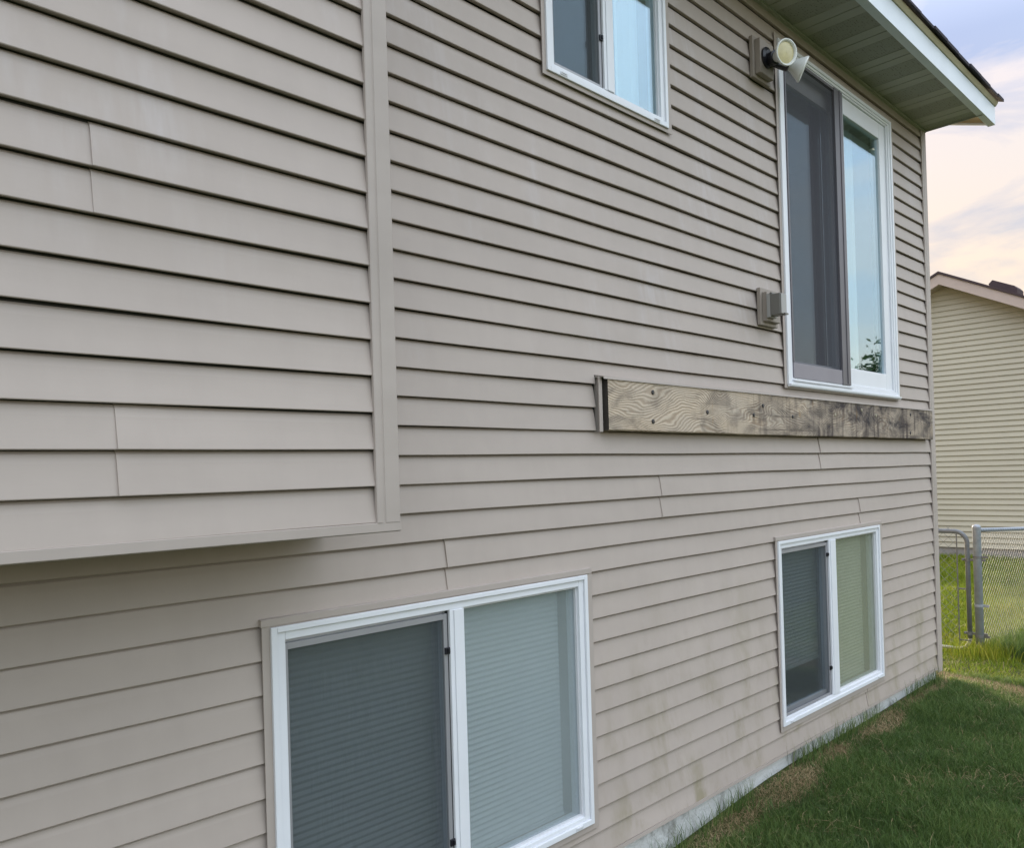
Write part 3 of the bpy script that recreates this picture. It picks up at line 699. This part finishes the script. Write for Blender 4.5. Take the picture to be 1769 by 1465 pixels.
for sg in (1, -1):
    e = HW * sg
    mb = MB(); mb.prism([(NY, NZ + .185), (NY + e, NZ + .185 - HW * sl_), (NY + e, NZ - .01 - HW * sl_), (NY, NZ - .01)], 'x', RX, RX + .03); mb.build('fascia', m_nfascia, nb)
    mb = MB(); mb.prism([(NY, NZ + .0), (NY + e, NZ - HW * sl_), (NY + e, NZ + .02 - HW * sl_), (NY, NZ + .02)], 'x', RX + .031, NX + .01); mb.build('rake_soffit', m_nfascia, nb)
mb = MB(); mb.prism([(NY - HW - .04, NZ + .19 - HW * sl_ - .02), (NY, NZ + .19), (NY + HW + .04, NZ + .19 - HW * sl_ - .02), (NY + HW + .04, NZ + .225 - HW * sl_ - .02), (NY, NZ + .232), (NY - HW - .04, NZ + .225 - HW * sl_ - .02)], 'x', RX - .025, NX + 9.3)
nr = mb.build('roof', m_nshingle, nb)
vy, vx = 1.92, 17.5; vz = NZ + .225 - (NY - vy) * sl_
mb = MB(); mb.prism([(vy + .27, vz + .22), (vy + .20, vz + .29), (vy - .16, vz + .115), (vy - .21, vz + .055), (vy - .20, vz - .125), (vy + .16, vz + .05)], 'x', vx - .22, vx + .22); mb.build('roof_vent', m_nshingle, nr, bevel=.01)

# ------------------------------------------------------------------ chain-link fence and gate
def wires(mb, P, u, L, z0f, z1f, pitch=.09, r=.0016):
    """diamond mesh between P and P+u*L, z0f/z1f: bottom and top heights at distance s"""
    P = Vector(P); u = Vector(u).normalized()
    H = max(z1f(0) - z0f(0), z1f(L) - z0f(L))
    nn = int((L + H) / pitch) + 1
    nrm = u.cross(Vector((0, 0, 1)))
    for sg in (1, -1):
        for i in range(-1, nn + 1):
            s0 = (i * pitch) - (H if sg > 0 else 0)
            # line s = s0 + sg*t (t = height above the bottom), clip to the panel
            t0, t1 = 0.0, H; sA, sB = s0 + (0 if sg > 0 else H * 0), 0
            lo, hi = (max(0, -s0), min(H, L - s0)) if sg > 0 else (max(0, s0 - L), min(H, s0))
            if hi - lo < .01: continue
            a, b = s0 + sg * lo, s0 + sg * hi
            k = max(1, int((hi - lo) / (pitch / 2)))
            pa = P + u * a + Vector((0, 0, z0f(a) + lo)) + nrm * (.002 * sg); pb = P + u * b + Vector((0, 0, z0f(b) + lo + (hi - lo))) + nrm * (.002 * sg)
            zc = z1f(b)
            if pb.z > zc: pb.z = zc
            mb.tube([pa, pb], r, 4, caps=False)
GX, GY = 8.506, .098
gate = thing('chain_link_gate', 'galvanised chain link gate with rounded top corner beside the house', 'gate', (GX, .6, -1.92))
y0g, y1g, zt_, zb2 = GY + .085, GY + 1.12, -.752, -1.878
rr = .11
def corner(cy, cz, a0, a1, n=8): return [(GX, cy + rr * math.cos(a0 + (a1 - a0) * i / n), cz + rr * math.sin(a0 + (a1 - a0) * i / n)) for i in range(n + 1)]
path = corner(y0g + rr, zb2 + rr, 1.5 * math.pi, math.pi) + corner(y0g + rr, zt_ - rr, math.pi, .5 * math.pi) + corner(y1g - rr, zt_ - rr, .5 * math.pi, 0) + corner(y1g - rr, zb2 + rr, 0, -.5 * math.pi)
mb = MB(); mb.tube(path[8:-8], .0215, 12); mb.build('frame', m_gatem, gate, smooth=True)
mb = MB(); mb.tube(path[:9][::-1] + path[-9:][::-1], .0165, 10); mb.build('bottom_rail', plain('pale_galvanised_rail', (.40, .40, .36), .6, .2), gate, smooth=True)
mb = MB(); wires(mb, (GX - .012, y0g + .085, 0), (0, 1, 0), y1g - y0g - .14, lambda s: zb2 + .06, lambda s: zt_ + .045); mb.build('wire_mesh', m_metal_dk, gate)
mb = MB(); mb.box(GX - .018, GX - .012, y0g + .082, y0g + .092, zb2 + .03, zt_ - .02); mb.build('tension_bar', m_metal_dk, gate)
for zz in (-1.02, -1.72):
    mb = MB(); mb.tube([(GX, y0g, zz - .016), (GX, y0g, zz + .016)], .025, 12); mb.box(GX - .010, GX + .010, GY - .068, y0g + .05, zz - .010, zz + .010); mb.tube([(GX - .03, y0g + .035, zz), (GX + .03, y0g + .035, zz)], .008, 8); mb.build('hinge', m_metal_dk, gate)
for zz in (-1.30, -1.79):
    mb = MB(); mb.box(GX - .016, GX - .006, y0g - .01, y0g + .088, zz - .007, zz + .007); mb.build('tie', m_metal_dk, gate)

fence = thing('chain_link_fence', 'galvanised chain link fence running off behind the gate post', 'fence', (GX + 2, GY, -1.92))
ux = Vector((1.194, -.10, -.066)); uxn = Vector((1.194, -.10, 0)).normalized(); drop = -.066 / 1.198
railz = lambda s: -.735 + drop * s
mb = MB(); mb.tube([(GX, GY, -2.4), (GX, GY, -.715), (GX, GY, -.706), (GX, GY, -.690), (GX, GY, -.683)], [.036, .036, .039, .030, .010], 18); p0 = mb.build('post', m_metal, fence, smooth=True)
for s_ in (2.6, 5.2):
    c = p0.copy(); COL.objects.link(c); c.parent = fence; c.location = (uxn.x * s_, uxn.y * s_, drop * s_)
mb = MB(); mb.tube([(GX + uxn.x * s_, GY + uxn.y * s_, railz(s_)) for s_ in (.03, 2.6, 5.2)], .0185, 12); mb.build('top_rail', m_metal, fence, smooth=True)
mb = MB(); wires(mb, (GX, GY - .02, 0), uxn, 5.2, lambda s: railz(s) - 1.12, lambda s: railz(s) + .01, .062, .0012); mb.build('wire_mesh', m_metal_dk, fence)
for zz in (-.99, -1.45, -1.74):
    mb = MB(); mb.tube([(GX, GY, zz - .011), (GX, GY, zz + .011)], .0405, 14); mb.box(GX - .006, GX + .006, GY - .085, GY - .035, zz - .011, zz + .011); mb.build('tension_band', m_metal_dk if zz < -1.5 or zz > -1.2 else m_metal, fence)

# ------------------------------------------------------------------ tree across the lawn (seen reflected in the door glass)
def tree(name, label, base, h, cr, seed, nleaf=5200):
    r = np.random.default_rng(seed); T = thing(name, label, 'tree', base)
    bx, by, bz = base; mb = MB()
    mb.tube([(bx, by, bz - .3), (bx + .1, by, bz + h * .22), (bx - .05, by + .1, bz + h * .5), (bx, by, bz + h * .8)], [.32, .24, .16, .05], 10)
    for i in range(9):
        a = i * 2.4; z0 = bz + h * (.25 + .05 * i); L = cr * r.uniform(.6, .95)
        mb.tube([(bx, by, z0), (bx + math.cos(a) * L * .5, by + math.sin(a) * L * .5, z0 + L * .35), (bx + math.cos(a) * L, by + math.sin(a) * L, z0 + L * .5)], [.10, .06, .02], 6)
    mb.build('trunk', m_bark, T)
    cl = np.c_[r.normal(0, .42, 46) * cr, r.normal(0, .42, 46) * cr, np.clip(r.normal(.62, .17, 46), .28, .98) * h]
    idx = r.integers(0, 46, nleaf); c = cl[idx] + r.normal(0, 1, (nleaf, 3)) * np.array([.20, .20, .15]) * cr
    u = r.normal(0, 1, (nleaf, 3)); u /= np.linalg.norm(u, axis=1)[:, None]; v = np.cross(u, r.normal(0, 1, (nleaf, 3))); v /= np.linalg.norm(v, axis=1)[:, None]
    sz = r.uniform(.07, .17, nleaf)[:, None]
    V = np.stack([c - u * sz, c + v * sz * .5, c + u * sz, c - v * sz * .5], 1).reshape(-1, 3)
    raw_mesh('crown', V + np.array([0, 0, 0]), np.arange(nleaf * 4).reshape(-1, 4), np.repeat(np.clip(r.normal(.5, .22, nleaf), 0, 1), 4), m_leaf, T)
def raw_mesh(name, V, F, tint, mat, parent=None, kind=None, local=True):
    me = bpy.data.meshes.new(name); nf, k = F.shape
    V = np.array(V, np.float32)
    if parent is None: V[:, 2] += ZG
    me.vertices.add(len(V)); me.vertices.foreach_set('co', V.ravel())
    me.loops.add(nf * k); me.loops.foreach_set('vertex_index', F.astype(np.int32).ravel())
    me.polygons.add(nf); me.polygons.foreach_set('loop_start', np.arange(0, nf * k, k, dtype=np.int32)); me.polygons.foreach_set('loop_total', np.full(nf, k, np.int32))
    me.update(calc_edges=True)
    at = me.attributes.new('tint', 'FLOAT', 'POINT'); at.data.foreach_set('value', np.asarray(tint, np.float32))
    me.materials.append(mat)
    o = bpy.data.objects.new(name, me); COL.objects.link(o); o.parent = parent
    if kind: o['kind'] = kind
    return o
tree('deciduous_tree', 'broad green tree across the lawn, mirrored in the patio door glass', (44, -12.9, -1.9), 7.3, 2.9, 3, 34000)

# ------------------------------------------------------------------ grass
def blades(name, x, y, h, w, lean, tint, mat, z_off=0.0):
    n = len(x); z = gz(x, y) - .02 + z_off
    a = rng.uniform(0, 2 * np.pi, n); ux_, uy_ = np.cos(a), np.sin(a)
    la = rng.uniform(0, 2 * np.pi, n); lx, ly = np.cos(la) * lean, np.sin(la) * lean
    P = np.stack([x, y, z], 1); V = np.zeros((n, 5, 3))
    wv = np.stack([ux_ * w, uy_ * w, 0 * w], 1)
    V[:, 0] = P - wv; V[:, 1] = P + wv
    mid = P + np.stack([lx * .35, ly * .35, h * .6], 1); V[:, 2] = mid + wv * .75; V[:, 3] = mid - wv * .75
    V[:, 4] = P + np.stack([lx, ly, h * np.sqrt(np.clip(1 - (lean / np.maximum(h, 1e-4)) ** 2 * .35, .2, 1))], 1)
    b = (np.arange(n) * 5)[:, None]
    F = np.concatenate([b + np.array([[0, 1, 2]]), b + np.array([[0, 2, 3]]), b + np.array([[3, 2, 4]])], 0)
    return raw_mesh(name, V.reshape(-1, 3), F, np.repeat(np.clip(tint, 0, 1), 5), mat, None, 'stuff')
def pnoise(x, y, s, seed=0):
    r = np.random.default_rng(seed); v = 0
    for i in range(5):
        a = r.uniform(0, 6.28); f = s * r.uniform(.6, 1.8); v = v + np.sin((x * np.cos(a) + y * np.sin(a)) * f + r.uniform(0, 6.28) + .8 * np.sin((y * np.cos(a) - x * np.sin(a)) * f * .7))
    return v / 5
def strawness(x, y):
    """0..1: where the turf is dead: along the foundation and a strip just past the corner"""
    wid = np.interp(x, [2, 3.0, 3.6, 4.4, 5.2, 5.8, 6.4, 7.2], [.14, .18, .24, .26, .25, .20, .15, .18]) * (1 + .45 * pnoise(x, y * .3, 6, 21))
    near = np.clip((wid + y) / .09, 0, 1) * (x < 7.15) * (y < .03) * np.clip(.75 + .6 * pnoise(x, y, 7, 22), 0, 1)
    # strip beyond the corner, running away from the wall
    t = (-y) ; xc = 7.22 - .30 * t; strip = np.clip(1.25 - np.abs(x - xc) / (.17 + .12 * np.clip(t, 0, 1)), 0, 1) * (y < .3) * (y > -1.6)
    return np.clip(np.maximum(near * 1.3, strip * 1.4) + .25 * pnoise(x, y, 9, 4) * (np.maximum(near, strip) > .02), 0, 1)
def area(n, x0, x1, y0, y1): return rng.uniform(x0, x1, n), rng.uniform(y0, y1, n)
x, y = area(250000, 2.6, 7.4, -2.6, .0)
k = rng.uniform(0, 1, len(x)) > strawness(x, y) * .96
k &= ~((x < 7.07) & (y > -.015))
x, y = x[k], y[k]; n = len(x)
h = .055 * (1 + .45 * pnoise(x, y, 4, 1) + .35 * pnoise(x, y, 13, 2)) * rng.uniform(.6, 1.4, n)
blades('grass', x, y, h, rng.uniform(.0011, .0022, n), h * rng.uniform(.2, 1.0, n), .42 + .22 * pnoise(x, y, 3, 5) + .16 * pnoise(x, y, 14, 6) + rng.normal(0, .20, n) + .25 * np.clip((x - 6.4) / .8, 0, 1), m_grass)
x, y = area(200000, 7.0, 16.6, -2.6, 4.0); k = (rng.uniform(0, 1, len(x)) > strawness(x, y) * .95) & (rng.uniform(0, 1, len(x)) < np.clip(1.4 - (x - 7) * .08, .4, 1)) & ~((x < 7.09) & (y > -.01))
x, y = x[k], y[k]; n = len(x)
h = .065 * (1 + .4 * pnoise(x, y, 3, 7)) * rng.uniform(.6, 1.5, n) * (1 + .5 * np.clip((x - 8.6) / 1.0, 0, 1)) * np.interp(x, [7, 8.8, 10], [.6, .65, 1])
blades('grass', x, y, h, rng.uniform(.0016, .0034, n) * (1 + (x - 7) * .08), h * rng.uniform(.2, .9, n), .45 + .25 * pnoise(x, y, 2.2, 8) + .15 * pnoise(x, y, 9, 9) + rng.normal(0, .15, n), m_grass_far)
# dead turf
xs, ys, = [], []
x, y = area(300000, 2.4, 8.2, -1.7, .4); k = (rng.uniform(0, 1, len(x)) < np.maximum(strawness(x, y) * .8, .05 * np.clip(.6 + pnoise(x, y, 2.5, 31), 0, 2))) & ~((x < 7.07) & (y > -.012)); x, y = x[k], y[k]; n = len(x)
h = .022 * rng.uniform(.4, 1.9, n) * np.where(strawness(x, y) < .05, 2.2, 1)
blades('dry_grass', x, y, h, rng.uniform(.0008, .0017, n), h * rng.uniform(.6, 2.4, n), .45 + .25 * pnoise(x, y, 8, 10) + rng.normal(0, .22, n), m_straw)
# unmown stems against the foundation and round the gate post
n = 1700; x = rng.uniform(2.4, 7.0, n); y = -.02 - np.abs(rng.normal(0, .022, n)); h = rng.uniform(.05, .17, n)
k = pnoise(x, y, 9, 12) > -.15; x, y, h = x[k], y[k], h[k]; n = len(x)
blades('tall_grass', x, y, h, rng.uniform(.0009, .0018, n), h * rng.uniform(.1, .55, n), rng.uniform(0, 1, n), m_grass)
n = 1500; x = GX + rng.normal(.0, .16, n); y = GY + rng.normal(-.02, .13, n); h = rng.uniform(.05, .22, n)
blades('tall_grass', x, y, h, rng.uniform(.0012, .0028, n), h * rng.uniform(.1, .6, n), rng.uniform(.2, 1, n), m_grass_far)
n = 5000; x = GX + np.abs(rng.normal(.35, .45, n)); y = GY - .12 + rng.normal(-.12, .12, n) - .08 * (x - GX); h = rng.uniform(.06, .24, n)
blades('tall_grass', x, y, h, rng.uniform(.0014, .003, n), h * rng.uniform(.1, .6, n), rng.uniform(.1, .8, n), m_grass)
